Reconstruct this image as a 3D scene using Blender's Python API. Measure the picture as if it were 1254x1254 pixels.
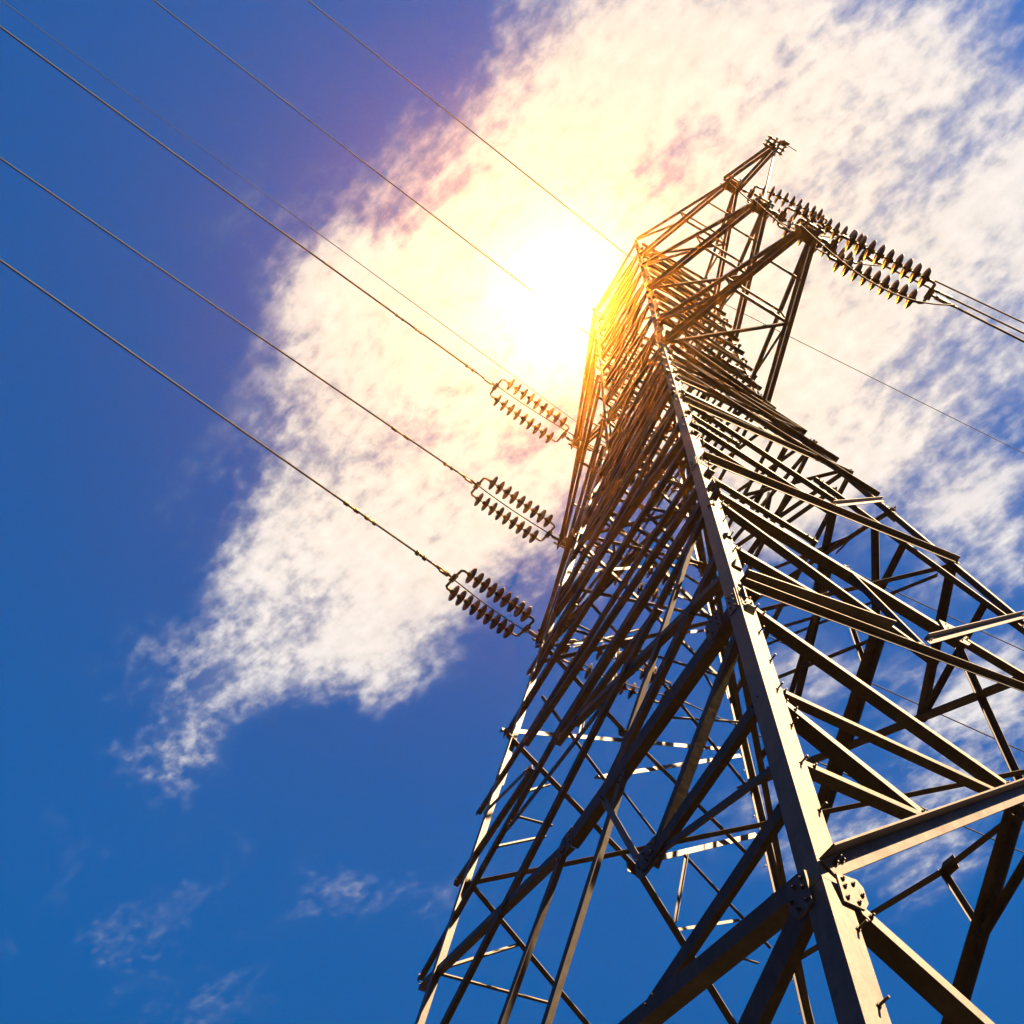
import bpy, bmesh, math, random
from mathutils import Vector, Matrix
# ------------------------------------------------------------------ data (metres, world space)
STREAK = 0.30756244184612647
RC = [[0.477769, 0.877169, 0.048075], [-0.775227, 0.446721, -0.446613], [-0.413231, 0.176109, 0.893435]]
CAM = [5.8947, -6.0506, 1.6]
GLOW = [-0.22897, 0.12591, 0.96526]
LEGS = {'N': [[4.1502, -4.0898, 0.0], [1.2685, -1.268, 21.8244], [1.1723, -1.1386, 32.0]], 'R': [[4.3861, 4.1639, 0.0], [1.1825, 1.196, 21.8244], [1.1671, 1.1573, 32.0]], 'L': [[-4.0566, -3.8647, 0.0], [-1.1706, -1.0969, 21.8244], [-1.1369, -1.1372, 32.0]], 'F': [[-4.2965, 3.9396, 0.0], [-1.3889, 1.0043, 21.8244], [-1.1516, 1.1516, 32.0]]}
TIPS = [[3.8734, -0.0833, 29.7377], [4.056, -0.023, 26.2129], [4.4014, -0.0552, 21.8244], [-4.2702, 0.1192, 29.7377], [-5.6143, 0.4669, 26.2129], [-5.9378, 0.1444, 21.8244]]
HS = [29.738, 26.213, 21.824]
BLOBS = [[-0.0672, 0.1677, 0.0725, 0.4], [-0.1872, 0.1637, 0.1837, 1], [-0.0438, 0.1955, 0.1462, 1], [-0.0615, 0.3882, 0.1813, 1], [0.0796, 0.3489, 0.1197, 0.62], [-0.0407, 0.0751, 0.0976, 0.55], [-0.2398, 0.0697, 0.1191, 0.85], [-0.2249, 0.4142, 0.1476, 0.95], [-0.372, 0.0854, 0.1121, 0.95], [-0.1367, 0.4658, 0.0994, 0.8], [-0.0179, 0.4661, 0.0925, 0.8], [-0.4514, 0.1648, 0.101, 0.82], [-0.4943, 0.0713, 0.106, 0.72], [-0.5962, 0.0905, 0.1029, 0.68], [-0.4696, -0.015, 0.0797, 0.25], [-0.6323, 0.0282, 0.0935, 0.62], [-0.7251, 0.0584, 0.0938, 0.62], [-0.7689, 0.0057, 0.0789, 0.6], [-0.8603, -0.0147, 0.0714, 0.5], [-0.9699, -0.0211, 0.0579, 0.45], [-0.5859, -0.0111, 0.0662, 0.45], [-0.9078, -0.095, 0.0665, 0.15], [-0.7122, 0.1241, 0.0626, 0.5], [-0.5739, 0.1492, 0.0781, 0.6], [-0.2487, 0.6698, 0.0696, 0.75], [-0.2246, 0.5968, 0.0537, 0.5], [-0.6601, 0.6803, 0.1043, 0.35], [-0.6265, 0.8369, 0.1126, 0.62], [-0.4687, 0.7605, 0.0856, 0.6], [-0.4743, 0.5941, 0.0615, 0.4], [-0.3567, 0.4057, 0.0549, 0.5], [-0.4936, 0.2875, 0.0576, 0.5], [-1.0476, 0.2782, 0.1028, 0.2], [-1.0124, 0.3913, 0.0902, 0.15], [-1.3362, 0.0994, 0.2344, 0.2], [-0.3291, -0.1374, 0.0951, 0.15], [-0.3759, 0.8045, 0.0825, 0.7], [-0.3475, -0.0081, 0.0658, 0.6], [0.0496, 0.1993, 0.0815, 0.5], [0.0405, 0.2918, 0.0524, -0.45], [-0.2386, 0.5352, 0.0667, -0.35], [0.0798, 0.2279, 0.0467, -0.45], [0.1254, 0.3376, 0.0605, -0.3], [0.0023, 0.3661, 0.0365, -0.12]]
MEM = [
    ('NR', (3.495, -3.308, 4.983), (2.862, 2.533, 10.36), 0.15, 1),
    ('NR', (3.507, -3.3, 4.897), (3.992, -0.193, 1.94), 0.125, 0),
    ('NR', (3.04, -2.907, 8.418), (2.976, -1.35, 9.097), 0.17, 1),
    ('NR', (3.043, -2.898, 8.398), (2.898, 2.049, 10.061), 0.09, 1),
    ('NR', (2.526, -2.499, 12.304), (2.241, 2.177, 14.612), 0.12, 1),
    ('NR', (2.072, -2.054, 15.742), (1.751, 1.723, 17.948), 0.11, 1),
    ('NR', (1.813, -1.802, 17.698), (1.429, 1.424, 20.146), 0.1, 1),
    ('NR', (1.629, -1.621, 19.093), (1.196, 1.208, 21.736), 0.1, 1),
    ('NR', (2.338, -0.153, 13.834), (1.919, 1.878, 16.81), 0.09, 1),
    ('NR', (2.932, -0.771, 9.487), (2.468, 2.387, 13.068), 0.1, 1),
    ('NR', (2.186, -2.05, 14.882), (2.351, -0.199, 13.742), 0.09, 0),
    ('NR', (2.638, -2.491, 11.464), (2.81, 0.084, 10.47), 0.14, 0),
    ('NR', (2.81, 0.084, 10.47), (2.977, 2.655, 9.578), 0.1, 0),
    ('NR', (2.708, -2.509, 10.94), (2.967, -0.78, 9.237), 0.1, 0),
    ('NR', (2.329, -2.179, 13.797), (2.404, -1.177, 13.303), 0.08, 0),
    ('NR', (1.967, -1.952, 16.534), (2.219, 0.303, 14.705), 0.09, 0),
    ('NR', (2.072, 0.331, 15.755), (2.535, 2.233, 12.597), 0.09, 0),
    ('NR', (2.72, -1.005, 11.007), (2.95, -0.716, 9.368), 0.08, 0),
    ('NR', (2.891, -2.744, 9.553), (2.96, -1.425, 9.208), 0.1, 0),
    ('NR', (3.074, -2.896, 8.174), (3.262, -1.185, 7.04), 0.11, 0),
    ('NR', (3.247, -3.121, 6.857), (3.278, -1.342, 6.902), 0.08, 0),
    ('NR', (3.265, -3.081, 6.725), (3.375, -2.316, 6.033), 0.12, 0),
    ('NR', (3.356, -3.185, 6.033), (3.371, -2.265, 6.072), 0.09, 0),
    ('RF', (1.635, 2.292, 13.534), (1.269, 2.596, 11.121), 0.09, 0),
    ('NR', (2.578, -2.499, 11.915), (2.665, -1.257, 11.38), 0.07, 0),
    ('NR', (2.124, -2.033, 15.344), (2.171, -1.255, 15.014), 0.07, 0),
    ('NL', (3.388, -3.431, 5.076), (-3.187, -3.031, 6.575), 0.11, 0),
    ('NL', (3.407, -3.44, 5.008), (0.681, -3.572, 3.311), 0.15, 0),
    ('NL', (3.329, -3.351, 5.7), (1.943, -3.343, 5.416), 0.1, 0),
    ('NL', (3.268, -3.308, 6.022), (1.837, -3.185, 6.64), 0.055, 0),
    ('NL', (3.2, -3.217, 6.731), (1.863, -3.194, 6.578), 0.11, 0),
    ('NL', (3.099, -3.061, 7.958), (1.904, -3.195, 6.576), 0.102, 0),
    ('NL', (3.067, -3.029, 8.202), (0.39, -2.94, 8.19), 0.17, 0),
    ('NL', (0.39, -2.94, 8.19), (-3.295, -2.638, 9.531), 0.085, 0),
    ('NL', (1.011, -2.968, 8.139), (1.776, -3.183, 6.638), 0.065, 0),
    ('NL', (1.333, -2.984, 8.093), (-2.011, -3.817, 0.8), 0.08, 0),
    ('NL', (0.36, -2.945, 8.141), (-2.895, -3.61, 2.203), 0.08, 0),
    ('NL', (2.79, -2.699, 10.774), (-3.076, -2.925, 7.413), 0.085, 0),
    ('NL', (2.739, -2.657, 11.098), (-0.508, -2.574, 10.796), 0.13, 0),
    ('NL', (-0.508, -2.574, 10.796), (-3.46, -2.601, 9.771), 0.08, 0),
    ('NL', (2.885, -2.851, 9.578), (1.017, -2.953, 8.256), 0.1, 0),
    ('NL', (2.977, -2.941, 8.887), (0.027, -2.64, 10.438), 0.08, 0),
    ('NL', (2.353, -2.33, 13.613), (-2.762, -2.123, 13.57), 0.11, 0),
    ('NL', (2.183, -2.163, 14.9), (-2.47, -1.967, 14.83), 0.1, 0),
    ('NL', (1.979, -1.963, 16.446), (-1.887, -1.784, 16.407), 0.1, 0),
    ('NL', (1.732, -1.722, 18.314), (-1.741, -1.644, 17.508), 0.09, 0),
    ('NL', (2.521, -2.495, 12.338), (-3.075, -2.292, 12.203), 0.08, 0),
    ('NL', (2.656, -2.583, 11.671), (-1.663, -2.36, 12.108), 0.08, 0),
    ('NL', (1.549, -1.543, 19.696), (-1.602, -1.51, 18.563), 0.09, 0),
    ('NL', (-2.622, -2.373, 11.73), (-1.147, -2.53, 10.956), 0.05, 0),
    ('NL', (1.724, -2.74, 10.132), (-0.366, -2.611, 10.55), 0.07, 0),
    ('NL', (2.461, -2.698, 10.687), (1.313, -2.927, 8.539), 0.07, 0),
    ('NL', (0.748, -2.746, 9.808), (-1.415, -2.613, 10.242), 0.06, 0),
    ('NL', (-1.14, -2.533, 10.932), (-3.169, -2.448, 11.007), 0.07, 0),
    ('LF', (-2.324, -2.291, 13.071), (-2.272, 1.595, 15.059), 0.11, 1),
    ('LF', (-2.348, -2.226, 12.923), (-2.595, -0.174, 11.853), 0.12, 0),
    ('LF', (-2.595, -0.174, 11.853), (-3.022, 2.089, 9.376), 0.16, 0),
    ('LF', (-2.671, -2.427, 10.514), (-3.003, 0.19, 8.901), 0.11, 0),
    ('LF', (-2.071, -1.961, 15.012), (-2.278, -0.444, 14.13), 0.11, 0),
    ('LF', (-2.278, -0.444, 14.13), (-2.528, 1.637, 13.059), 0.09, 0),
    ('LF', (-2.226, -1.814, 13.96), (-2.405, -0.736, 13.067), 0.08, 0),
    ('LF', (-2.398, -0.779, 13.102), (-2.287, 1.751, 15.013), 0.1, 1),
    ('LF', (-2.572, -0.023, 12.083), (-2.482, 1.917, 13.541), 0.12, 1),
    ('LF', (-2.701, 0.428, 11.268), (-2.669, 1.479, 11.903), 0.06, 1),
    ('LF', (-2.739, 1.155, 11.239), (-2.752, 1.689, 11.338), 0.05, 0),
    ('LF', (-2.554, 0.615, 12.462), (-2.689, 0.405, 11.351), 0.06, 0),
    ('LF', (-2.554, 0.615, 12.462), (-2.718, 1.924, 11.692), 0.07, 0),
    ('LF', (-2.422, -0.466, 13.045), (-2.513, 0.107, 12.578), 0.06, 0),
    ('LF', (-2.468, -1.907, 12.165), (-2.442, -1.58, 12.473), 0.06, 0),
    ('LF', (-2.523, -2.044, 11.721), (-2.532, -1.481, 11.856), 0.06, 0),
    ('LF', (-2.595, -2.227, 11.13), (-2.558, -1.567, 11.632), 0.06, 0),
    ('LF', (-2.828, -2.609, 9.318), (-2.854, -1.316, 9.536), 0.06, 0),
    ('LF', (-2.819, -2.603, 9.386), (-2.766, -1.755, 10.044), 0.06, 0),
    ('LF', (-2.196, -1.081, 14.47), (-2.303, -1.166, 13.653), 0.06, 0),
    ('LF', (-2.035, -0.607, 15.866), (-2.198, -0.681, 14.626), 0.06, 0),
    ('LF', (-2.058, -1.38, 15.358), (-1.945, -0.059, 16.799), 0.06, 0),
    ('LF', (-1.975, -1.619, 15.852), (-2.038, -0.372, 15.953), 0.06, 0),
    ('LF', (-2.159, 0.518, 15.444), (-2.365, 1.758, 14.391), 0.08, 0),
    ('LF', (-2.012, 0.958, 16.793), (-2.142, 1.421, 16.0), 0.07, 0),
    ('LF', (-2.214, 0.415, 14.978), (-2.196, 1.732, 15.725), 0.07, 0),
    ('LF', (-1.793, -1.572, 17.175), (-1.663, 1.085, 19.633), 0.09, 1),
    ('LF', (-2.002, -1.603, 15.664), (-2.066, 1.464, 16.627), 0.08, 0),
    ('LF', (-2.071, -1.961, 15.012), (-1.9, 1.561, 18.009), 0.09, 1),
    ('LF', (-2.159, 0.518, 15.444), (-1.9, -1.202, 16.581), 0.08, 0),
    ('LF', (-1.562, -1.076, 19.081), (-1.757, 1.246, 18.98), 0.08, 0),
    ('RF', (2.667, 2.529, 12.033), (-2.505, 1.967, 14.616), 0.15, 0),
    ('RF', (0.795, 2.107, 14.657), (-1.441, 2.241, 12.966), 0.19, 0),
    ('RF', (-2.879, 2.362, 11.693), (-0.116, 2.542, 11.14), 0.1, 0),
    ('RF', (-0.116, 2.542, 11.14), (1.006, 2.597, 11.041), 0.1, 0),
    ('RF', (-0.116, 2.542, 11.14), (-0.041, 2.671, 10.207), 0.08, 0),
    ('RF', (1.151, 2.595, 11.1), (-2.034, 2.795, 8.783), 0.17, 0),
    ('RF', (0.967, 2.662, 10.544), (0.019, 2.671, 10.218), 0.09, 0),
    ('RF', (2.248, 2.181, 14.583), (0.703, 2.318, 13.045), 0.11, 0),
    ('RF', (2.195, 2.307, 13.593), (0.722, 2.321, 13.025), 0.08, 0),
    ('RF', (-1.003, 1.731, 16.815), (-0.041, 1.879, 16.076), 0.07, 0),
    ('RF', (-1.72, 1.795, 16.101), (0.597, 2.086, 14.751), 0.08, 0),
    ('RF', (-0.041, 1.879, 16.076), (-1.012, 1.944, 15.26), 0.07, 0),
    ('RF', (0.448, 2.003, 15.323), (0.314, 2.107, 14.501), 0.07, 0),
    ('RF', (1.452, 1.727, 17.791), (0.149, 1.853, 16.331), 0.11, 0),
    ('RF', (1.683, 1.906, 16.501), (0.85, 2.071, 14.944), 0.1, 0),
    ('RF', (1.941, 2.028, 15.655), (1.02, 2.039, 15.246), 0.09, 0),
    ('RF', (1.938, 2.156, 14.669), (1.247, 2.068, 15.106), 0.07, 0),
    ('RF', (1.247, 2.068, 15.106), (-1.074, 1.762, 16.562), 0.06, 0),
    ('RF', (1.384, 1.861, 16.737), (0.838, 1.83, 16.764), 0.06, 0),
    ('RF', (1.425, 1.706, 17.945), (-0.152, 1.532, 18.599), 0.1, 0),
    ('RF', (1.071, 1.421, 19.996), (-0.099, 1.409, 19.534), 0.09, 0),
    ('RF', (0.38, 1.454, 19.417), (-0.12, 1.51, 18.777), 0.08, 0),
    ('RF', (0.712, 1.552, 18.818), (-1.663, 1.469, 18.445), 0.09, 0),
    ('RF', (0.409, 1.433, 19.589), (-1.095, 1.21, 20.523), 0.08, 0),
    ('RF', (1.124, 1.838, 16.809), (-1.31, 1.477, 18.525), 0.08, 0),
    ('RF', (0.594, 1.844, 16.566), (-1.155, 1.995, 14.842), 0.09, 0),
    ('RF', (-1.155, 1.995, 14.842), (-2.005, 1.969, 14.758), 0.08, 0),
]
OUT = (5.18, .316, 29.74)
EXPO = 3.2
SKY_SAT = 1.3
SKY_TINT = (.0, .138, .184, 1)
SKY_STR = .1
CLOUD = .24
AUR = (.006, .16, .0)
CORE = 5600
HAZE_C = (1, .66, .36, 1)
HAZE_D = .00042
HAZE_G = .953
LEGW = (.125, .145, .12)
MS = .68
MU = .95
DISC_R = .205
WD = (28.9, 279.4, 22.0, 279.4)
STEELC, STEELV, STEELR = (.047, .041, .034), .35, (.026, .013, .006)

random.seed(7)
for o in list(bpy.data.objects): bpy.data.objects.remove(o)
SC = bpy.context.scene
V = Vector
# ------------------------------------------------------------------ camera
cam_d = bpy.data.cameras.new('camera'); cam = bpy.data.objects.new('camera', cam_d)
SC.collection.objects.link(cam); SC.camera = cam
r, d_, f_ = V(RC[0]), V(RC[1]), V(RC[2])
M = Matrix((( r.x, -d_.x, -f_.x, CAM[0]), (r.y, -d_.y, -f_.y, CAM[1]), (r.z, -d_.z, -f_.z, CAM[2]), (0, 0, 0, 1)))
cam.matrix_world = M
cam_d.sensor_width = 36; cam_d.lens = 36 * 1300 / 1254; cam_d.clip_start = .05; cam_d.clip_end = 3000
# ------------------------------------------------------------------ sun, exposure
SUN_AZ, SUN_EL = math.radians(19), math.radians(46)
sd = V((math.cos(SUN_EL) * math.cos(SUN_AZ), math.cos(SUN_EL) * math.sin(SUN_AZ), math.sin(SUN_EL)))
sl = bpy.data.lights.new('sun', 'SUN'); sl.energy = 5; sl.angle = math.radians(.5); sl.color = (1, .68, .38)
so = bpy.data.objects.new('sun', sl); SC.collection.objects.link(so)
so.rotation_euler = sd.to_track_quat('Z', 'Y').to_euler(); so.location = (60, 10, 40)
SC.view_settings.view_transform = 'Standard'; SC.view_settings.look = 'None'
SC.view_settings.exposure = EXPO; SC.view_settings.gamma = 1; SC.view_settings.use_curve_mapping = False
SC.cycles.max_bounces = 5; SC.cycles.volume_bounces = 0
# ------------------------------------------------------------------ sky (world)
W = bpy.data.worlds.new('World'); SC.world = W; W.use_nodes = True
nt = W.node_tree; nt.nodes.clear(); L = nt.links.new
def N(t, **k):
    n = nt.nodes.new(t)
    for a, b in k.items(): setattr(n, a, b)
    return n
def math_(op, a, b=None, c=None, clamp=False):
    n = N('ShaderNodeMath', operation=op, use_clamp=clamp)
    for i, v in enumerate((a, b, c)):
        if v is None: continue
        if isinstance(v, (int, float)): n.inputs[i].default_value = v
        else: L(v, n.inputs[i])
    return n.outputs[0]
def vm(op, a, b=None):
    n = N('ShaderNodeVectorMath', operation=op)
    for i, v in enumerate((a, b)):
        if v is None: continue
        if isinstance(v, (tuple, list)): n.inputs[i].default_value = v
        else: L(v, n.inputs[i])
    return n
def ramp01(x, lo, hi):
    n = N('ShaderNodeMapRange', interpolation_type='SMOOTHSTEP'); n.clamp = True
    L(x, n.inputs[0]); n.inputs[1].default_value = lo; n.inputs[2].default_value = hi
    return n.outputs[0]
tc = N('ShaderNodeTexCoord'); DIR = tc.outputs['Generated']
sep = N('ShaderNodeSeparateXYZ'); L(DIR, sep.inputs[0])
zc = math_('MAXIMUM', sep.outputs[2], .12)
sx = math_('DIVIDE', sep.outputs[0], zc); sy = math_('DIVIDE', sep.outputs[1], zc)
cmb = N('ShaderNodeCombineXYZ'); L(sx, cmb.inputs[0]); L(sy, cmb.inputs[1]); PL = cmb.outputs[0]
def noise(scale, detail, rough, off=(0, 0, 0), vec=None, dist=0):
    mp = vm('ADD', vec or PL, off)
    n = N('ShaderNodeTexNoise'); n.inputs['Scale'].default_value = scale; n.inputs['Detail'].default_value = detail
    n.inputs['Roughness'].default_value = rough; n.inputs['Distortion'].default_value = dist
    L(mp.outputs[0], n.inputs['Vector']); return n
# warp the layer a little so that cloud banks have wispy outlines
wn = noise(5, 3, .55, (3, 1, 0)); wv = vm('SUBTRACT', wn.outputs['Color'], (.5, .5, .5)); ws = N('ShaderNodeVectorMath', operation='SCALE')
L(wv.outputs[0], ws.inputs[0]); ws.inputs['Scale'].default_value = .16
PW = vm('ADD', PL, ws.outputs[0]).outputs[0]
acc = None
for bx, by, br, ba in BLOBS:
    dv = vm('DISTANCE', PW, (bx, by, 0)).outputs['Value']
    g = math_('MULTIPLY', dv, 1 / br); g = math_('MULTIPLY', g, g); g = math_('MULTIPLY', g, -1.1)
    g = math_('EXPONENT', g); g = math_('MULTIPLY', g, ba)
    acc = g if acc is None else math_('ADD', acc, g)
cov = math_('MINIMUM', acc, 1.15)
mpn = N('ShaderNodeMapping'); mpn.inputs['Rotation'].default_value = (0, 0, -STREAK); L(PL, mpn.inputs['Vector'])
mps = vm('MULTIPLY', mpn.outputs[0], (.5, 1.15, 1)).outputs[0]      # wisps drawn out along the wind
n1 = noise(10, 9, .62, (11, 4, 0), vec=mps, dist=.25); n2 = noise(58, 5, .55, (2, 9, 0), vec=vm('MULTIPLY', mpn.outputs[0], (.8, 1.1, 1)).outputs[0], dist=.1); n3 = noise(3.2, 3, .5, (7, 2, 0))
nn = math_('ADD', math_('MULTIPLY', n1.outputs[0], .58), math_('MULTIPLY', n2.outputs[0], .42))
nz = math_('SUBTRACT', nn, .5)
amp = math_('ADD', math_('MULTIPLY', ramp01(cov, .0, .5), 2.3), .75)
den = math_('ADD', math_('MULTIPLY', cov, .80), math_('MULTIPLY', nz, amp))
n5 = noise(7, 4, .5, (4.3, 8.1, 0), vec=mps, dist=.4); den = math_('ADD', den, math_('MULTIPLY', math_('SUBTRACT', n5.outputs[0], .5), math_('MULTIPLY', amp, .55)))
tex = ramp01(den, .10, 1.0); veil = ramp01(math_('ADD', cov, math_('MULTIPLY', math_('SUBTRACT', n1.outputs[0], .5), 1.1)), .12, 1.4)
dens = math_('ADD', math_('MULTIPLY', tex, .76), math_('MULTIPLY', veil, .27), clamp=True)
sky = N('ShaderNodeTexSky'); sky.sky_type = 'NISHITA'; sky.sun_disc = False
sky.sun_elevation = SUN_EL; sky.sun_rotation = math.pi / 2 - SUN_AZ
sky.air_density = 1.0; sky.dust_density = .2; sky.ozone_density = 3.0
hs = N('ShaderNodeHueSaturation'); L(sky.outputs[0], hs.inputs['Color']); hs.inputs['Saturation'].default_value = SKY_SAT; hs.inputs['Value'].default_value = 1
tint = N('ShaderNodeMix', data_type='RGBA', blend_type='MULTIPLY'); tint.inputs[0].default_value = 1
L(hs.outputs[0], tint.inputs[6]); tint.inputs[7].default_value = SKY_TINT
bg = N('ShaderNodeBackground'); L(math_('MULTIPLY', math_('ADD', math_('MULTIPLY', ramp01(sep.outputs[2], .15, .75), .88), .12), SKY_STR), bg.inputs[1]); L(tint.outputs[2], bg.inputs[0])
# clouds: forward-lit towards the veiled sun
cosg = vm('DOT_PRODUCT', DIR, GLOW).outputs['Value']
ang = math_('ARCCOSINE', math_('MINIMUM', cosg, 1.0))
def gauss(s, a):
    q = math_('DIVIDE', ang, s); return math_('MULTIPLY', math_('EXPONENT', math_('MULTIPLY', math_('MULTIPLY', q, q), -1)), a)
shade = math_('ADD', .60, math_('MULTIPLY', n2.outputs[0], .45)); shade = math_('ADD', shade, math_('MULTIPLY', n1.outputs[0], .28))
shade = math_('MULTIPLY', shade, math_('ADD', .80, math_('MULTIPLY', dens, .2)))
cl = N('ShaderNodeMix', data_type='RGBA'); L(ramp01(ang, .08, .5), cl.inputs[0])
cl.inputs[6].default_value = (.50, .43, .33, 1); cl.inputs[7].default_value = (.42, .405, .395, 1)
clb = N('ShaderNodeBackground'); L(cl.outputs[2], clb.inputs[0]); L(math_('MULTIPLY', shade, CLOUD), clb.inputs[1])
mx = N('ShaderNodeMixShader'); L(math_('MULTIPLY', dens, .96), mx.inputs[0]); L(bg.outputs[0], mx.inputs[1]); L(clb.outputs[0], mx.inputs[2])
# aureole of the sun behind the cloud
au = N('ShaderNodeBackground'); au.inputs[0].default_value = (1, .70, .40, 1)
L(math_('ADD', gauss(.16, AUR[0]), math_('ADD', gauss(.07, AUR[1]), gauss(.34, AUR[2]))), au.inputs[1])
core = N('ShaderNodeBackground'); core.inputs[0].default_value = (1, .38, .03, 1)
L(gauss(.0105, CORE), core.inputs[1])
ad = N('ShaderNodeAddShader'); L(mx.outputs[0], ad.inputs[0]); L(au.outputs[0], ad.inputs[1])
ad2 = N('ShaderNodeAddShader'); L(ad.outputs[0], ad2.inputs[0]); L(core.outputs[0], ad2.inputs[1])
wo = N('ShaderNodeOutputWorld'); L(ad2.outputs[0], wo.inputs[0])
W.cycles.sampling_method = 'MANUAL'; W.cycles.sample_map_resolution = 2048

# ------------------------------------------------------------------ materials
def mat(name, col, rough=.6, metal=0., var=.3, scale=6, spec=.3, rust=None, bump=.15):
    m = bpy.data.materials.new(name); m.use_nodes = True; t = m.node_tree; b = t.nodes['Principled BSDF']
    tcn = t.nodes.new('ShaderNodeTexCoord')
    n = t.nodes.new('ShaderNodeTexNoise'); n.inputs['Scale'].default_value = scale; n.inputs['Detail'].default_value = 8; n.inputs['Roughness'].default_value = .65
    t.links.new(tcn.outputs['Object'], n.inputs['Vector'])
    cr = t.nodes.new('ShaderNodeValToRGB')
    cr.color_ramp.elements[0].position = .3; cr.color_ramp.elements[1].position = .72
    cr.color_ramp.elements[0].color = tuple(c * (1 - var) for c in col) + (1,)
    cr.color_ramp.elements[1].color = tuple(min(1, c * (1 + var)) for c in col) + (1,)
    t.links.new(n.outputs[0], cr.inputs[0]); out = cr.outputs[0]
    if rust:
        n2 = t.nodes.new('ShaderNodeTexNoise'); n2.inputs['Scale'].default_value = 2.3; n2.inputs['Detail'].default_value = 9; n2.inputs['Roughness'].default_value = .7
        t.links.new(tcn.outputs['Object'], n2.inputs['Vector'])
        mr = t.nodes.new('ShaderNodeMapRange'); mr.inputs[1].default_value = .52; mr.inputs[2].default_value = .7
        t.links.new(n2.outputs[0], mr.inputs[0])
        mxx = t.nodes.new('ShaderNodeMix'); mxx.data_type = 'RGBA'; t.links.new(mr.outputs[0], mxx.inputs[0])
        t.links.new(out, mxx.inputs[6]); mxx.inputs[7].default_value = rust + (1,); out = mxx.outputs[2]
    mp = t.nodes.new('ShaderNodeMapping'); mp.inputs['Scale'].default_value = (9, 9, 1.1); t.links.new(tcn.outputs['Object'], mp.inputs['Vector'])
    n4 = t.nodes.new('ShaderNodeTexNoise'); n4.inputs['Scale'].default_value = 3; n4.inputs['Detail'].default_value = 7; n4.inputs['Roughness'].default_value = .6
    t.links.new(mp.outputs[0], n4.inputs['Vector'])
    m4 = t.nodes.new('ShaderNodeMapRange'); m4.inputs[1].default_value = .25; m4.inputs[2].default_value = .75; m4.inputs[3].default_value = 1 - var; m4.inputs[4].default_value = 1 + var * .6
    t.links.new(n4.outputs[0], m4.inputs[0])
    vs_ = t.nodes.new('ShaderNodeVectorMath'); vs_.operation = 'SCALE'; t.links.new(out, vs_.inputs[0]); t.links.new(m4.outputs[0], vs_.inputs['Scale']); out = vs_.outputs[0]
    t.links.new(out, b.inputs['Base Color'])
    b.inputs['Roughness'].default_value = rough; b.inputs['Metallic'].default_value = metal
    b.inputs['Specular IOR Level'].default_value = spec
    if bump:
        bp = t.nodes.new('ShaderNodeBump'); bp.inputs['Strength'].default_value = bump; bp.inputs['Distance'].default_value = .01
        n3 = t.nodes.new('ShaderNodeTexNoise'); n3.inputs['Scale'].default_value = 25; n3.inputs['Detail'].default_value = 6
        t.links.new(tcn.outputs['Object'], n3.inputs['Vector']); t.links.new(n3.outputs[0], bp.inputs['Height']); t.links.new(bp.outputs[0], b.inputs['Normal'])
    return m
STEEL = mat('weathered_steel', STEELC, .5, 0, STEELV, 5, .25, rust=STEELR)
STEEL_D = mat('shaded_steel', tuple(c * .8 for c in STEELC), .55, 0, .35, 7, .2, rust=STEELR)  # leg steel colour darkened to deepen the shade on bracing and arms
BOLT = mat('bolt_steel', (.022, .017, .013), .5, 0, .3, 30)
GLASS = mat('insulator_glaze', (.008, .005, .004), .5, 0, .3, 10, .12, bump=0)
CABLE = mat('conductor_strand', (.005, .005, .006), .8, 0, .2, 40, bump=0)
CONC = mat('concrete', (.32, .31, .29), .9, 0, .25, 4, .2, bump=.4)
GRASS = mat('dark_soil', (.013, .012, .009), .95, 0, .5, 1.5, .1, bump=.5)

# ------------------------------------------------------------------ helpers
def link(name, bm, m, parent=None, smooth=False):
    me = bpy.data.meshes.new(name); bm.to_mesh(me); bm.free(); me.materials.append(m)
    if smooth:
        for p in me.polygons: p.use_smooth = True
    o = bpy.data.objects.new(name, me); SC.collection.objects.link(o)
    if parent: o.parent = parent
    return o
def thing(name, label, cat, loc=(0, 0, 0), group=None):
    o = bpy.data.objects.new(name, None); SC.collection.objects.link(o); o.location = loc; o.empty_display_size = .3
    o['label'] = label; o['category'] = cat
    if group: o['group'] = group
    return o
def sweep(bm, prof, stations):
    """prof: closed 2D outline; stations: (origin, axis1, axis2, scale)"""
    rings = []
    for o, a, b, s in stations:
        rings.append([bm.verts.new(o + a * (x * s) + b * (y * s)) for x, y in prof])
    n = len(prof)
    for r0, r1 in zip(rings, rings[1:]):
        for i in range(n):
            bm.faces.new((r0[i], r0[(i + 1) % n], r1[(i + 1) % n], r1[i]))
    bm.faces.new(rings[0][::-1]); bm.faces.new(rings[-1])
def lprof(a, t): return [(0, 0), (a, 0), (a, t), (t, t), (t, a), (0, a)]
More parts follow.
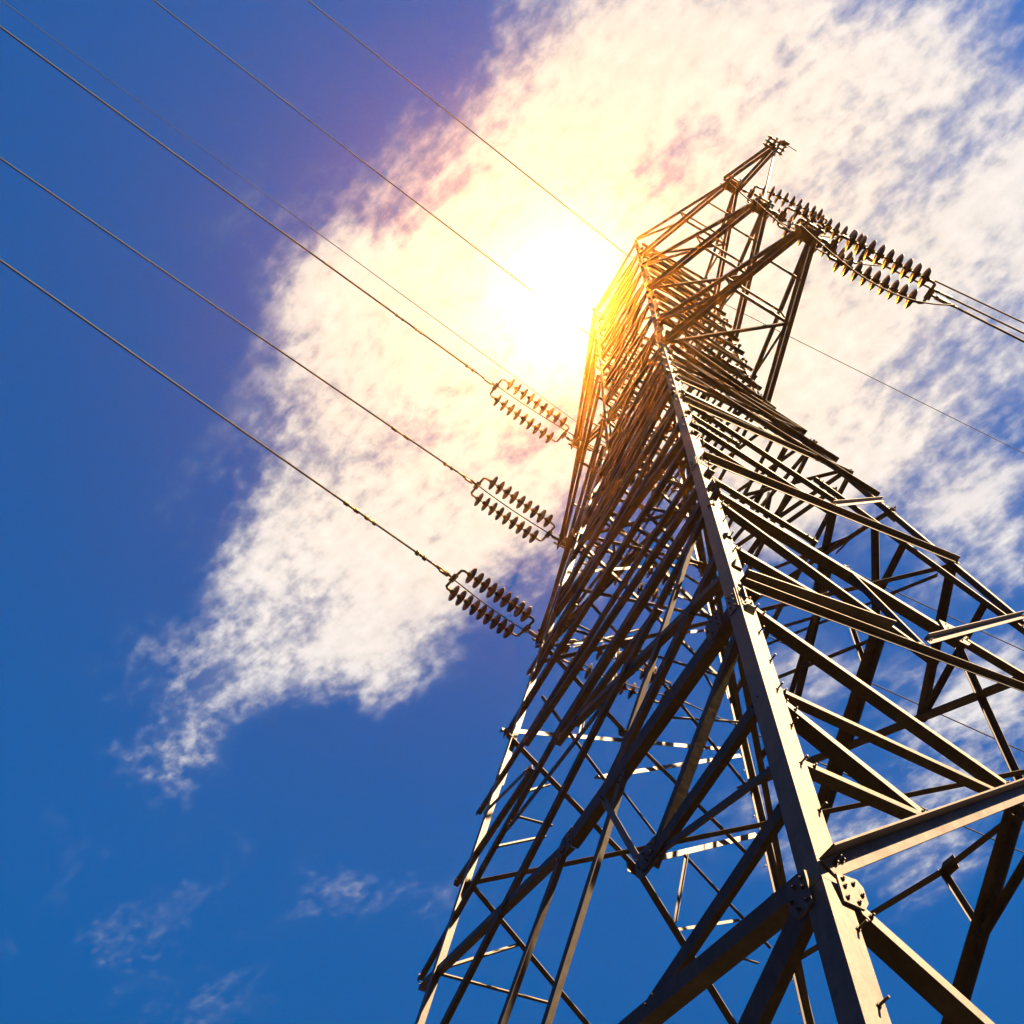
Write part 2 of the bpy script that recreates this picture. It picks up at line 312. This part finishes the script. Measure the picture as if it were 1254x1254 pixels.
def angle_bar(bm, p, q, n, a, out=0, up=None, sag=0, flip=False):
    """steel angle from p to q lying on a face with outward normal n; out=1: second flange stands outwards"""
    p, q, n = V(p), V(q), V(n); ax = (q - p).normalized(); n = (n - ax * n.dot(ax)).normalized()
    s = ax.cross(n).normalized()
    if s.z < 0: s = -s
    t = max(.007, a * .10)
    if out: prof = lprof(a, t); o1, A, B = s * (a / 2), -s, n      # flange hanging down, stand-out flange at the top
    elif flip == 2:                                                     # unequal angle, wide flange inwards
        t = max(.007, a * .08); prof = [(0, 0), (a * .62, 0), (a * .62, t), (t, t), (t, a * 1.2), (0, a * 1.2)]; o1, A, B = -s * (a * .31), s, -n
    elif flip:
        if s.x > 0: s = -s
        t = max(.007, a * .09); dp = a * (.38 if a < .06 else 1.0); prof = [(0, 0), (a, 0), (a, t), (t, t), (t, dp), (0, dp)]; o1, A, B = s * (a / 2), -s, -n
    else: prof = lprof(a, t); o1, A, B = -s * (a / 2), s, -n
    ln = (q - p).length; k = max(1, int(ln / 1.2)); st = []
    for i in range(k + 1):
        f = i / k; w = math.sin(math.pi * f) * sag
        st.append((p.lerp(q, f) + o1 + s * w, A, B, 1))
    sweep(bm, prof, st)
def box(bm, c, ax, s):
    c = V(c); vs = []
    for i in (-1, 1):
        for j in (-1, 1):
            for k in (-1, 1): vs.append(bm.verts.new(c + ax[0] * (i * s[0] / 2) + ax[1] * (j * s[1] / 2) + ax[2] * (k * s[2] / 2)))
    for f in ((0, 1, 3, 2), (4, 6, 7, 5), (0, 4, 5, 1), (2, 3, 7, 6), (0, 2, 6, 4), (1, 5, 7, 3)): bm.faces.new([vs[i] for i in f])
def frame(ax):
    ax = ax.normalized(); h = V((0, 0, 1)) if abs(ax.z) < .9 else V((1, 0, 0))
    a = ax.cross(h).normalized(); return ax, a, ax.cross(a)
def tube(bm, pts, r, n=8):
    rings = []
    for i, p in enumerate(pts):
        ax = (pts[min(i + 1, len(pts) - 1)] - pts[max(i - 1, 0)]).normalized()
        _, a, b = frame(ax) if i == 0 else (None, A_ - ax * A_.dot(ax), None)
        a = a.normalized(); A_ = a; b = ax.cross(a)
        rr = r[i] if isinstance(r, (list, tuple)) else r
        rings.append([bm.verts.new(p + a * (rr * math.cos(2 * math.pi * k / n)) + b * (rr * math.sin(2 * math.pi * k / n))) for k in range(n)])
    for r0, r1 in zip(rings, rings[1:]):
        for i in range(n): bm.faces.new((r0[i], r0[(i + 1) % n], r1[(i + 1) % n], r1[i]))
    bm.faces.new(rings[0][::-1]); bm.faces.new(rings[-1])
def lathe(bm, o, ax, prof, n=20):
    ax, a, b = frame(ax)
    tube_r = []
    for z, r in prof:
        tube_r.append([bm.verts.new(o + ax * z + a * (r * math.cos(2 * math.pi * k / n)) + b * (r * math.sin(2 * math.pi * k / n))) for k in range(n)])
    for r0, r1 in zip(tube_r, tube_r[1:]):
        for i in range(n): bm.faces.new((r0[i], r0[(i + 1) % n], r1[(i + 1) % n], r1[i]))
    bm.faces.new(tube_r[0][::-1]); bm.faces.new(tube_r[-1])
def hexbolt(bm, c, n, r=.022, h=.02, shank=.02):
    c = V(c); lathe(bm, c, n, [(0, r * 1.25), (h * .25, r * 1.25), (h * .26, r), (h, r * .95)], 6)
    lathe(bm, c + n * h, n, [(0, r * .5), (shank, r * .45)], 6)

# ------------------------------------------------------------------ ground
bm = bmesh.new(); bmesh.ops.create_grid(bm, x_segments=60, y_segments=60, size=400)
for v in bm.verts: v.co.z = -.02 + (0 if v.co.length < 14 else random.uniform(-.15, .1))
g = link('ground', bm, GRASS); g['kind'] = 'structure'
# ------------------------------------------------------------------ the tower
SGN = {'N': (1, -1), 'R': (1, 1), 'L': (-1, -1), 'F': (-1, 1)}
H3 = LEGS['N'][1][2]
def leg(k, h):
    a, b, c = (V(x) for x in LEGS[k])
    return a.lerp(b, h / H3) if h <= H3 else b.lerp(c, (h - H3) / (32 - H3))
FACES = {'NR': ('N', 'R', V((1, 0, 0))), 'NL': ('N', 'L', V((0, -1, 0))), 'LF': ('L', 'F', V((-1, 0, 0))), 'RF': ('R', 'F', V((0, 1, 0)))}
tower = thing('lattice_pylon', 'tall tapering steel lattice transmission tower with three crossarms on each side, seen from below', 'pylon')
def leg_a(h): return LEGW[0] + (LEGW[1] - LEGW[0]) * min(h, H3) / H3 if h <= H3 else LEGW[1] + (LEGW[2] - LEGW[1]) * (h - H3) / (32 - H3)
for k in 'NRLF':
    sxx, syy = SGN[k]; bm = bmesh.new()
    cuts = [0, 4.95, 8.2, 12.3, 16.4, H3, 26.2, 32.05]
    for i, (h0, h1) in enumerate(zip(cuts, cuts[1:])):      # spliced lengths, each a little lighter than the one below
        a = leg_a((h0 + h1) / 2) * (1 if k == 'N' else .72); t = a * .1
        st = []
        for h in (h0, h1 - .004):
            st.append((leg(k, h), V((-sxx, 0, 0)), V((0, -syy, 0)), 1))
        prof = lprof(a, t)
        sweep(bm, prof, st)
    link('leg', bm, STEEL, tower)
    bb = bmesh.new()
    for j, h in enumerate(cuts[2 if k == 'N' else 1:5]):
        a = leg_a(h) * .8; p = leg(k, h); up = (leg(k, h + .3) - leg(k, h - .3)).normalized(); ln = .34
        for nrm, side in ((V((sxx, 0, 0)), V((0, -syy, 0))), (V((0, syy, 0)), V((-sxx, 0, 0)))):
            bm = bmesh.new(); box(bm, p + side * (leg_a(h) * .5) + nrm * .005, (side, up, nrm), (a, ln, .008)); link('splice_plate', bm, STEEL, tower)
            for ii in range(3):
                for jj in (-1, 1):
                    hexbolt(bb, p + side * (leg_a(h) * .5 + jj * a * .25) + up * ((ii - 1) * ln * .3 + jj * .02) + nrm * .009, nrm, .010, .010, .008)
    for h in [x * .42 + .9 for x in range(60)]:            # step bolts up one flange of every leg
        if k in 'NF':
            nrm, side = V((sxx, 0, 0)), V((0, -syy, 0))
            p = leg(k, h) + side * leg_a(h) * (.86 if int(h / .42) % 2 else .7)
            tube(bb, [p, p + nrm * .06], .006, 6); hexbolt(bb, p, nrm, .011, .009, .004)
    o = link('bolt', bb, BOLT, tower); o['kind'] = 'stuff'
    bm = bmesh.new(); b0 = leg(k, 0)
    lathe(bm, V((b0.x, b0.y, -.4)), V((0, 0, 1)), [(0, .62), (.62, .62), (.70, .52), (.82, .34)], 24)
    link('footing', bm, CONC, tower)
# members that can be told apart
rank = sorted(range(len(MEM)), key=lambda i: -MEM[i][3])
nb = 0
bolts = bmesh.new(); plates = []
for i, (face, p, q, a, out) in enumerate(MEM):
    A, B, n = FACES[face]; p, q = V(p), V(q)
    ax = (q - p).normalized()
    base_h = (p.z + q.z) / 2
    off = n * (.006 + .0045 * (i % 7))
    ln = (q - p).length
    ext = min(.05, ln * .02)
    a *= MS
    if A == 'N' and out and (p - leg('N', p.z)).length < .16: p = leg('N', p.z) + ax * leg_a(p.z) * .86
    bm = bmesh.new()
    inner = -n * (leg_a(base_h) * .1 + .002 + .004 * (i % 6)) if not out else n * (.004 + .003 * (i % 5))
    fl = face in ('NL', 'RF') and not out and abs(a / MS - .102) > .0005
    if fl: a *= 1.3
    if face == 'NR' and not out: fl = 2
    angle_bar(bm, p - ax * ext + inner, q + ax * ext + inner, n, a, out, flip=fl)
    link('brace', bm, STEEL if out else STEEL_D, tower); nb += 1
    for e, s in ((p, 1), (q, -1)):
        for j in range(2):
            hexbolt(bolts, e + ax * s * (.02 + .07 * j) + (inner if not out else inner + n * a * .1), n, .011, .010, .014)
o = link('bolt', bolts, BOLT, tower); o['kind'] = 'stuff'
# gusset plates at the main nodes
def face_pt(face, u, h):
    A, B, n = FACES[face]; return leg(A, h).lerp(leg(B, h), u), n
for face, u, h, wx, wy in (('NR', .018, 4.90, .24, .30), ('NL', .02, 4.95, .26, .36), ('NR', .51, 10.47, .55, .55), ('NR', .31, 6.95, .35, .3), ('NL', .22, 6.62, .45, .4),
                           ('NR', .36, 9.35, .3, .3), ('NL', .44, 8.19, .4, .35), ('NL', .05, 8.2, .34, .42), ('LF', .46, 11.85, .45, .4), ('RF', .35, 13.05, .4, .4),
                           ('RF', .5, 11.14, .4, .4), ('LF', .4, 14.1, .35, .3), ('RF', .3, 11.05, .45, .5)):
    c, n = face_pt(face, u, h); A, B, _ = FACES[face]
    s = (leg(B, h) - leg(A, h)).normalized(); up = n.cross(s).normalized()
    if up.z < 0: up = -up
    bm = bmesh.new()
    wx *= .55; wy *= .55; pts = [(-.5, -.5), (.28, -.5), (.5, -.22), (.5, .3), (.3, .5), (-.5, .42)]
    off = n * (-.03 if (u > .1) else .014)
    sweep(bm, [(x * wx, y * wy) for x, y in pts], [(c + off, s, up, 1), (c + off + n * .012, s, up, 1)])
    link('gusset_plate', bm, STEEL, tower)
    gb = bmesh.new()
    for bx_, by_ in ((-.32, -.32), (-.3, .05), (-.3, .3), (.1, -.34), (.08, .26), (.33, -.02)):
        hexbolt(gb, c + off + n * .012 + s * (bx_ * wx) + up * (by_ * wy), n, .010, .009, .007)
    gb_all = link('bolt', gb, BOLT, tower); gb_all['kind'] = 'stuff'
# upper lattice: cross-braced panels too many to tell apart
up_bm = bmesh.new(); ub = bmesh.new(); cnt = 0
def panel(face, h0, h1, a, horiz=True, X=True, extra=0):
    global cnt
    A, B, n = FACES[face]
    for (ka, ha, kb, hb, o) in (((A, h0, B, h1, 0), (B, h0, A, h1, 1)) if X else ()) + (((A, h1, B, h1, 1),) if horiz else ()):
        cnt += 1; o = 0 if face == 'NL' else o; p, q = leg(ka, ha), leg(kb, hb); ax = (q - p).normalized()
        aa = a * random.uniform(.85, 1.15); dz = n * (.004 + .0035 * (cnt % 9)) * (1 if o else -1) - (n * leg_a(h0) * .1 if not o else V((0, 0, 0)))
        e = aa * random.uniform(.3, 1.1); e0 = e1 = e
        if ka == 'N' and face == 'NR' and o: e0 = -leg_a(ha) * .86
        if kb == 'N' and face == 'NR' and o: e1 = -leg_a(hb) * .86
        angle_bar(up_bm, p - ax * e0 + dz, q + ax * e1 + dz, n, aa, o, flip=(face == 'NL'))
        for s, pt in ((1, p), (-1, q)):
            hexbolt(ub, pt + ax * s * .05 + n * (.012 if not o else .02), n, .014, .014, .02)
for face, start in (('NR', 17.0), ('NL', 14.2), ('LF', 16.6), ('RF', 16.4)):
    h = start; i = 0
    while h < 31.2:
        step = max(1.05, 1.8 - .07 * (h - 14))
        if h + step > 31.4: step = 32 - h
        panel(face, h, h + step, (.085 if h < 22 else .072) * MU, horiz=(i % 2 == 1 or h > 22)); h += step; i += 1
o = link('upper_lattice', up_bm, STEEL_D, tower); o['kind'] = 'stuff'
o = link('bolt', ub, BOLT, tower); o['kind'] = 'stuff'
# plan bracing inside the tower
for i, h in enumerate((10.5, 14.6, 18.2, HS[2], HS[1], HS[0])):
    bm = bmesh.new()
    angle_bar(bm, leg('N', h) + V((0, 0, .02)), leg('F', h) + V((0, 0, .02)), V((0, 0, -1)), .07, 0)
    link('plan_brace', bm, STEEL_D, tower); bm = bmesh.new()
    angle_bar(bm, leg('R', h) - V((0, 0, .03)), leg('L', h) - V((0, 0, .03)), V((0, 0, -1)), .07, 0)
    link('plan_brace', bm, STEEL_D, tower)
# crossarms
tiptop = [32 - .05, 28.7, 23.4]
def bar(name, p, q, a, par, n=None, out=0, m=None):
    bm = bmesh.new(); p, q = V(p), V(q); ax = (q - p).normalized()
    n = n or V((0, 0, -1)); angle_bar(bm, p, q, n, a, out); return link(name, bm, m or STEEL_D, par)
def double_bar(name, p, q, a, par):
    """two angles back to back with a narrow gap, as one built-up chord"""
    p, q = V(p), V(q); ax = (q - p).normalized(); s = ax.cross(V((0, 0, 1))).normalized(); bm = bmesh.new(); up = s.cross(ax)
    for k in (-1, 1):
        sweep(bm, lprof(a, a * .12), [(p + s * k * .012, s * k, up, 1), (q + s * k * .012, s * k, up, 1)])
    return link(name, bm, STEEL_D, par)
arms = []
for i in range(6):
    tip = V(TIPS[i]); right = i < 3; lv = i % 3
    a, b = ('N', 'R') if right else ('L', 'F')
    h = HS[lv]; ht = tiptop[lv]; sg = 1 if right else -1
    bm = bmesh.new(); X, Y, Z = V((1, 0, 0)), V((0, 1, 0)), V((0, 0, 1))
    # tip block: two cheek plates, pins and shackles
    for k in (-1, 1): box(bm, tip + Y * k * .13 + Z * .04, (X, Y, Z), (.42, .016, .30))
    box(bm, tip + Z * .02 - X * sg * .05, (X, Y, Z), (.28, .40, .02))
    for k in (-1, 0, 1):
        lathe(bm, tip + X * k * .13 - Y * .22 + Z * .05, Y, [(0, .03), (.44, .03)], 10)
        hexbolt(bm, tip + X * k * .13 - Y * .22 + Z * .05, -Y, .042, .03, .03); hexbolt(bm, tip + X * k * .13 + Y * .22 + Z * .05, Y, .042, .03, .03)
    arm = link('crossarm', bm, STEEL_D, tower); arms.append(arm)
    p1, p2 = leg(a, h), leg(b, h); q1, q2 = leg(a, ht), leg(b, ht)
    t1, t2 = tip + Y * -.11, tip + Y * .11
    ca = .10 if lv else .085
    double_bar('chord', p1, t1, ca * .8, arm); double_bar('chord', p2, t2, ca * .8, arm)
    bar('tie', q1, t1 + Z * .12, .075, arm); bar('tie', q2, t2 + Z * .12, .075, arm)
    m1, m2 = p1.lerp(t1, .5), p2.lerp(t2, .5); n1_, n2_ = q1.lerp(t1 + Z * .12, .5), q2.lerp(t2 + Z * .12, .5)
    bar('strut', m1, m2, .06, arm); bar('strut', p1, m2 - Z * .012, .06, arm); bar('strut', n1_, n2_, .05, arm)
    bar('strut', m1, q1, .05, arm, V((0, -1, 0))); bar('strut', m2, q2, .05, arm, V((0, 1, 0)))
    bar('strut', m1 + Y * .01, n1_, .05, arm, V((0, -1, 0))); bar('strut', m2 - Y * .01, n2_, .05, arm, V((0, 1, 0)))
    bar('strut', m1.lerp(t1, .5), m2.lerp(t2, .5), .045, arm); 
# jumper outrigger beyond the topmost right-hand arm
T1 = V(OUT); bm = bmesh.new(); X, Y, Z = V((1, 0, 0)), V((0, 1, 0)), V((0, 0, 1))
for k in (-1, 1): box(bm, T1 + Y * k * .06, (X, Y, Z), (.34, .014, .26))
for k in (-1, 0, 1):
    lathe(bm, T1 + X * k * .1 - Y * .2, Y, [(0, .03), (.4, .03)], 10)
    hexbolt(bm, T1 + X * k * .1 - Y * .2, -Y, .05, .05, .05); hexbolt(bm, T1 + X * k * .1 + Y * .2, Y, .05, .04, .03)
lathe(bm, T1 + X * .1 - Z * .1, V((.3, .5, -1)).normalized(), [(0, .03), (.15, .07), (.22, .08), (.3, .05), (.4, .02)], 10)
og = link('outrigger', bm, STEEL_D, tower)
tA, tB = V(TIPS[0]), V(TIPS[1])
double_bar('strut', tA - Y * .24, T1 - Y * .04, .075, og); double_bar('strut', tA + Y * .16 - X * .1, T1 + Y * .04, .07, og)
bm = bmesh.new(); tube(bm, [tB + V((.02, .05, .15)), T1 - Z * .05], .035, 10); link('strut', bm, BOLT, og)  # darker bolt material here stands in for shade on the strut
bm = bmesh.new(); tube(bm, [T1 + X * .15 + Y * .05 - Z * .5 * i / 8 + Y * (.35 * i / 8) for i in range(9)], .012, 6); link('hanger', bm, CABLE, og)

# ------------------------------------------------------------------ insulator strings
def disc_mesh():
    bm = bmesh.new()
    lathe(bm, V((0, 0, 0)), V((0, 0, 1)), [(-.095, .018), (-.085, .045), (-.035, .05), (-.022, .075), (-.010, .13), (.0, DISC_R * .95), (.008, DISC_R), (.017, DISC_R * .97), (.012, .145), (.026, .138), (.016, .10), (.03, .09), (.022, .05), (.05, .02), (.095, .016)], 22)
    me = bpy.data.meshes.new('disc'); bm.to_mesh(me); bm.free(); me.materials.append(GLASS)
    for p in me.polygons: p.use_smooth = True
    return me
DM = disc_mesh()
SP, ND, GAP = .222, 10, .30
def assembly(tip, az, dip, label, group, lead=.42, nd=ND, SP=SP, GAP=GAP):
    a, dp = math.radians(az), math.radians(dip)
    D = V((math.cos(a) * math.cos(dp), math.sin(a) * math.cos(dp), -math.sin(dp)))
    S = V((math.sin(a), -math.cos(a), 0)); U = S.cross(D)
    tip = V(tip); root = thing('insulator_string', label, 'insulator', tip, group)
    rt = tip; loc = lambda p: p - rt
    y0 = tip + D * lead; y1 = y0 + D * (SP * nd + .22)
    for yc, s in ((y0, 1), (y1, -1)):
        bm = bmesh.new()
        # bow-shaped yoke: cross bar with bent ends
        pts = [yc + S * (-GAP) + D * s * .14, yc + S * (-GAP) + D * s * .02, yc + S * (-GAP * .88) - D * s * .035, yc - D * s * .045, yc + S * GAP * .88 - D * s * .035, yc + S * GAP + D * s * .02, yc + S * GAP + D * s * .14]
        tube(bm, [loc(p) for p in pts], .032, 8)
        box(bm, loc(yc - D * s * .05), (S, D, U), (.22, .12, .02))
        link('yoke', bm, BOLT, root)
    bm = bmesh.new()
    tube(bm, [loc(tip), loc(tip + D * lead * .3), loc(tip + D * lead * .32), loc(tip + D * lead * .6), loc(tip + D * lead * .62), loc(y0 - D * .03)], [.022, .022, .045, .045, .02, .02], 8)
    link('shackle', bm, BOLT, root)
    for sd_ in (-1, 1):
        bm = bmesh.new(); tube(bm, [loc(y0 + S * GAP * sd_ + D * .08), loc(y1 + S * GAP * sd_ - D * .08)], .018, 8); link('string_core', bm, BOLT, root)
        for j in range(nd):
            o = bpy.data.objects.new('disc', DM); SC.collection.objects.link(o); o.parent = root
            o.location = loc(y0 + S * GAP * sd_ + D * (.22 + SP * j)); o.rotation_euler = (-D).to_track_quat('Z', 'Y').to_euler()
    # dead-end clamp
    bm = bmesh.new(); e = y1 + D * .05
    tube(bm, [loc(e), loc(e + D * .12), loc(e + D * .14), loc(e + D * .42), loc(e + D * .46), loc(e + D * .62)], [.02, .03, .05, .042, .03, .022], 8)
    box(bm, loc(e + D * .28 - U * .04), (S, D, U), (.05, .22, .1))
    link('clamp', bm, BOLT, root)
    return e + D * .6, D
def wire(start, az, dip, length, r, label, group=None, dampers=(), sag=.0009, wig=0):
    a, dp = math.radians(az), math.radians(dip); Hh = V((math.cos(a), math.sin(a), 0)); start = V(start)
    P = lambda s: Hh * s + V((0, 0, -math.tan(dp) * s + sag * s * s))
    n = 60; pts = [P(length * (i / n) ** 1.6) for i in range(n + 1)]
    root = thing('power_line', label, 'wire', start, group)
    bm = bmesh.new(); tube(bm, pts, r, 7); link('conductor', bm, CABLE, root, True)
    for s0, ln, rr in dampers:
        bm = bmesh.new(); c0 = P(s0); c1 = P(s0 + ln); dd = (c1 - c0)
        tube(bm, [c0, c0 + dd * .05, c0 + dd * .28, c0 + dd * .33, c0 + dd * .67, c0 + dd * .72, c0 + dd * .95, c1], [r * 1.1, rr, rr, r * 1.3, r * 1.3, rr, rr, r * 1.1], 8)
        link('damper', bm, BOLT, root)
    return root
ords = ['topmost', 'middle', 'lowest']
gi = 'paired insulator strings hung from the crossarm tips'
gw = 'conductors strung from the crossarms'
LAZ = [279.4, 279.4, 281.7]; 
desc_l = ['paired insulator strings glowing orange beside the sun, uppermost of the three left of the tower', 'paired brown insulator strings against white cloud, middle of the three left of the tower', 'paired near-black insulator strings against blue sky, lowest of the three left of the tower']
desc_lw = ['thick conductor running from the uppermost left insulators to the upper left corner', 'conductor running up left from the middle left insulators', 'conductor running up left from the lowest left insulators, nearest the open blue sky']
for i in range(3):
    tip = V(TIPS[3 + i]) + V((-.02, -.16, .03))
    e, D = assembly(tip, LAZ[i], 4, desc_l[i], gi, nd=9, SP=(.235, .225, .198)[i])
    wire(e, LAZ[i], 4, 150, .024 if i else .027, desc_lw[i], gw, dampers=(((.15, .3, .06), (1.9, .25, .05), (2.5, .3, .05)), ((.15, .3, .06), (1.5, .55, .05)), ((.15, .3, .06), (1.5, .3, .05), (1.95, .4, .05)))[i])
desc_r = ['insulator strings at the tip of the topmost right arm, under the jumper outrigger', 'insulator strings at the tip of the middle right arm, crossing behind the arm ends', 'long dark insulator strings reaching right from the lowest right arm, against white cloud']
desc_rw = ['uppermost of the conductors leaving the right arms for the right edge, with two sleeves', 'middle conductor leaving the right arms for the right edge', 'lowest conductor leaving the right arms for the right edge']
RAZ = [84.6, 85.15, 86.0]
for i in range(3):
    tip = V(TIPS[i]) + V((.0, .16, .03))
    e, D = assembly(tip, RAZ[i], 4, desc_r[i], gi, nd=9, SP=.195, GAP=.22)
    wire(e, RAZ[i], 4, 150, .024, desc_rw[i], gw, dampers=((1.2, .5, .04),) if i != 2 else ((2.2, .45, .04),))
desc_b = ['insulator strings on the far side of the topmost left arm, glimpsed through the bracing', 'insulator strings on the far side of the middle left arm, glimpsed through the bracing', 'insulator strings on the far side of the lowest left arm, glimpsed through the bracing']
desc_bw = ['thin conductor passing behind the tower, uppermost seen through the right bracing', 'thin conductor passing behind the tower, middle one seen through right bracing', 'thin conductor passing behind the tower, lowest seen through the right bracing']
for i in range(3):
    tip = V(TIPS[3 + i]) + V((.0, .16, .03))
    e, D = assembly(tip, 85.5, 4, desc_b[i], gi)
    wire(e, 85.5, 4, 150, .018, desc_bw[i], gw)
# jumpers looping under the left arms from one dead end to the other
desc_j = ['slack jumper cable under the topmost left crossarm', 'slack jumper cable under the middle left crossarm', 'slack jumper cable under the lowest left crossarm', 'slack jumper cable under the topmost right crossarm', 'slack jumper cable under the middle right crossarm', 'slack jumper cable under the lowest right crossarm']
for i in range(6):
    tip = V(TIPS[(3 + i) % 6]); L0 = 3.1 if i < 3 else 2.4
    az0 = LAZ[i % 3]; D0 = V((math.cos(math.radians(az0)), math.sin(math.radians(az0)), 0)); D1 = V((math.cos(math.radians(85.5)), math.sin(math.radians(85.5)), 0))
    A = tip + D0 * (L0 if i < 3 else .3) - V((0, 0, .22 if i < 3 else .3)); B = tip + D1 * 3.1 - V((0, 0, .24)); pts = []
    for k in range(25):
        f = k / 24; p = A.lerp(B, f); p.z -= 1.1 * (1 - (2 * f - 1) ** 2) * (1 if i < 3 else .7); p.x += .25 * math.sin(f * 3.14) * (1 if i < 3 else -1); pts.append(p - A)
    root = thing('jumper_cable', desc_j[i], 'cable', A, 'jumper cables looping under the crossarms')
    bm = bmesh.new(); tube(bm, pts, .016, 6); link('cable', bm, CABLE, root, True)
# earth wires and others
e0 = leg('N', 31.9).lerp(leg('L', 31.9), .22)
wire(e0, 279.1, 4, 150, .019, 'earth wire from the tower peak to the top edge, with two small clamps', 'earth wires', dampers=((.35, .14, .035), (1.5, .2, .03)))
wire(e0, 86.35, 4, 150, .011, 'thin earth wire leaving the tower peak for the right edge behind the arms', 'earth wires', dampers=((4.3, .12, .025),))
W2 = WD
wire(leg('L', W2[0]), W2[1], 4, 150, .018, 'conductor meeting the left side of the tower top just below the sun glow', gw)
wire(leg('L', W2[2]), W2[3], 4, 150, .008, 'hair-thin wire running beside the thick uppermost left conductor', 'earth wires')

# ------------------------------------------------------------------ haze volume added to spread an orange glow over the tower
bm = bmesh.new(); box(bm, V((0, 0, 17.5)), (X, Y, Z), (860, 860, 37.4))
hz = bpy.data.materials.new('glow_haze'); hz.use_nodes = True; t = hz.node_tree; t.nodes.clear()
pv = t.nodes.new('ShaderNodeVolumePrincipled'); mo = t.nodes.new('ShaderNodeOutputMaterial'); t.links.new(pv.outputs[0], mo.inputs['Volume'])
pv.inputs['Color'].default_value = HAZE_C; pv.inputs['Density'].default_value = HAZE_D; pv.inputs['Anisotropy'].default_value = HAZE_G
ho = link('haze', bm, hz); ho['kind'] = 'stuff'
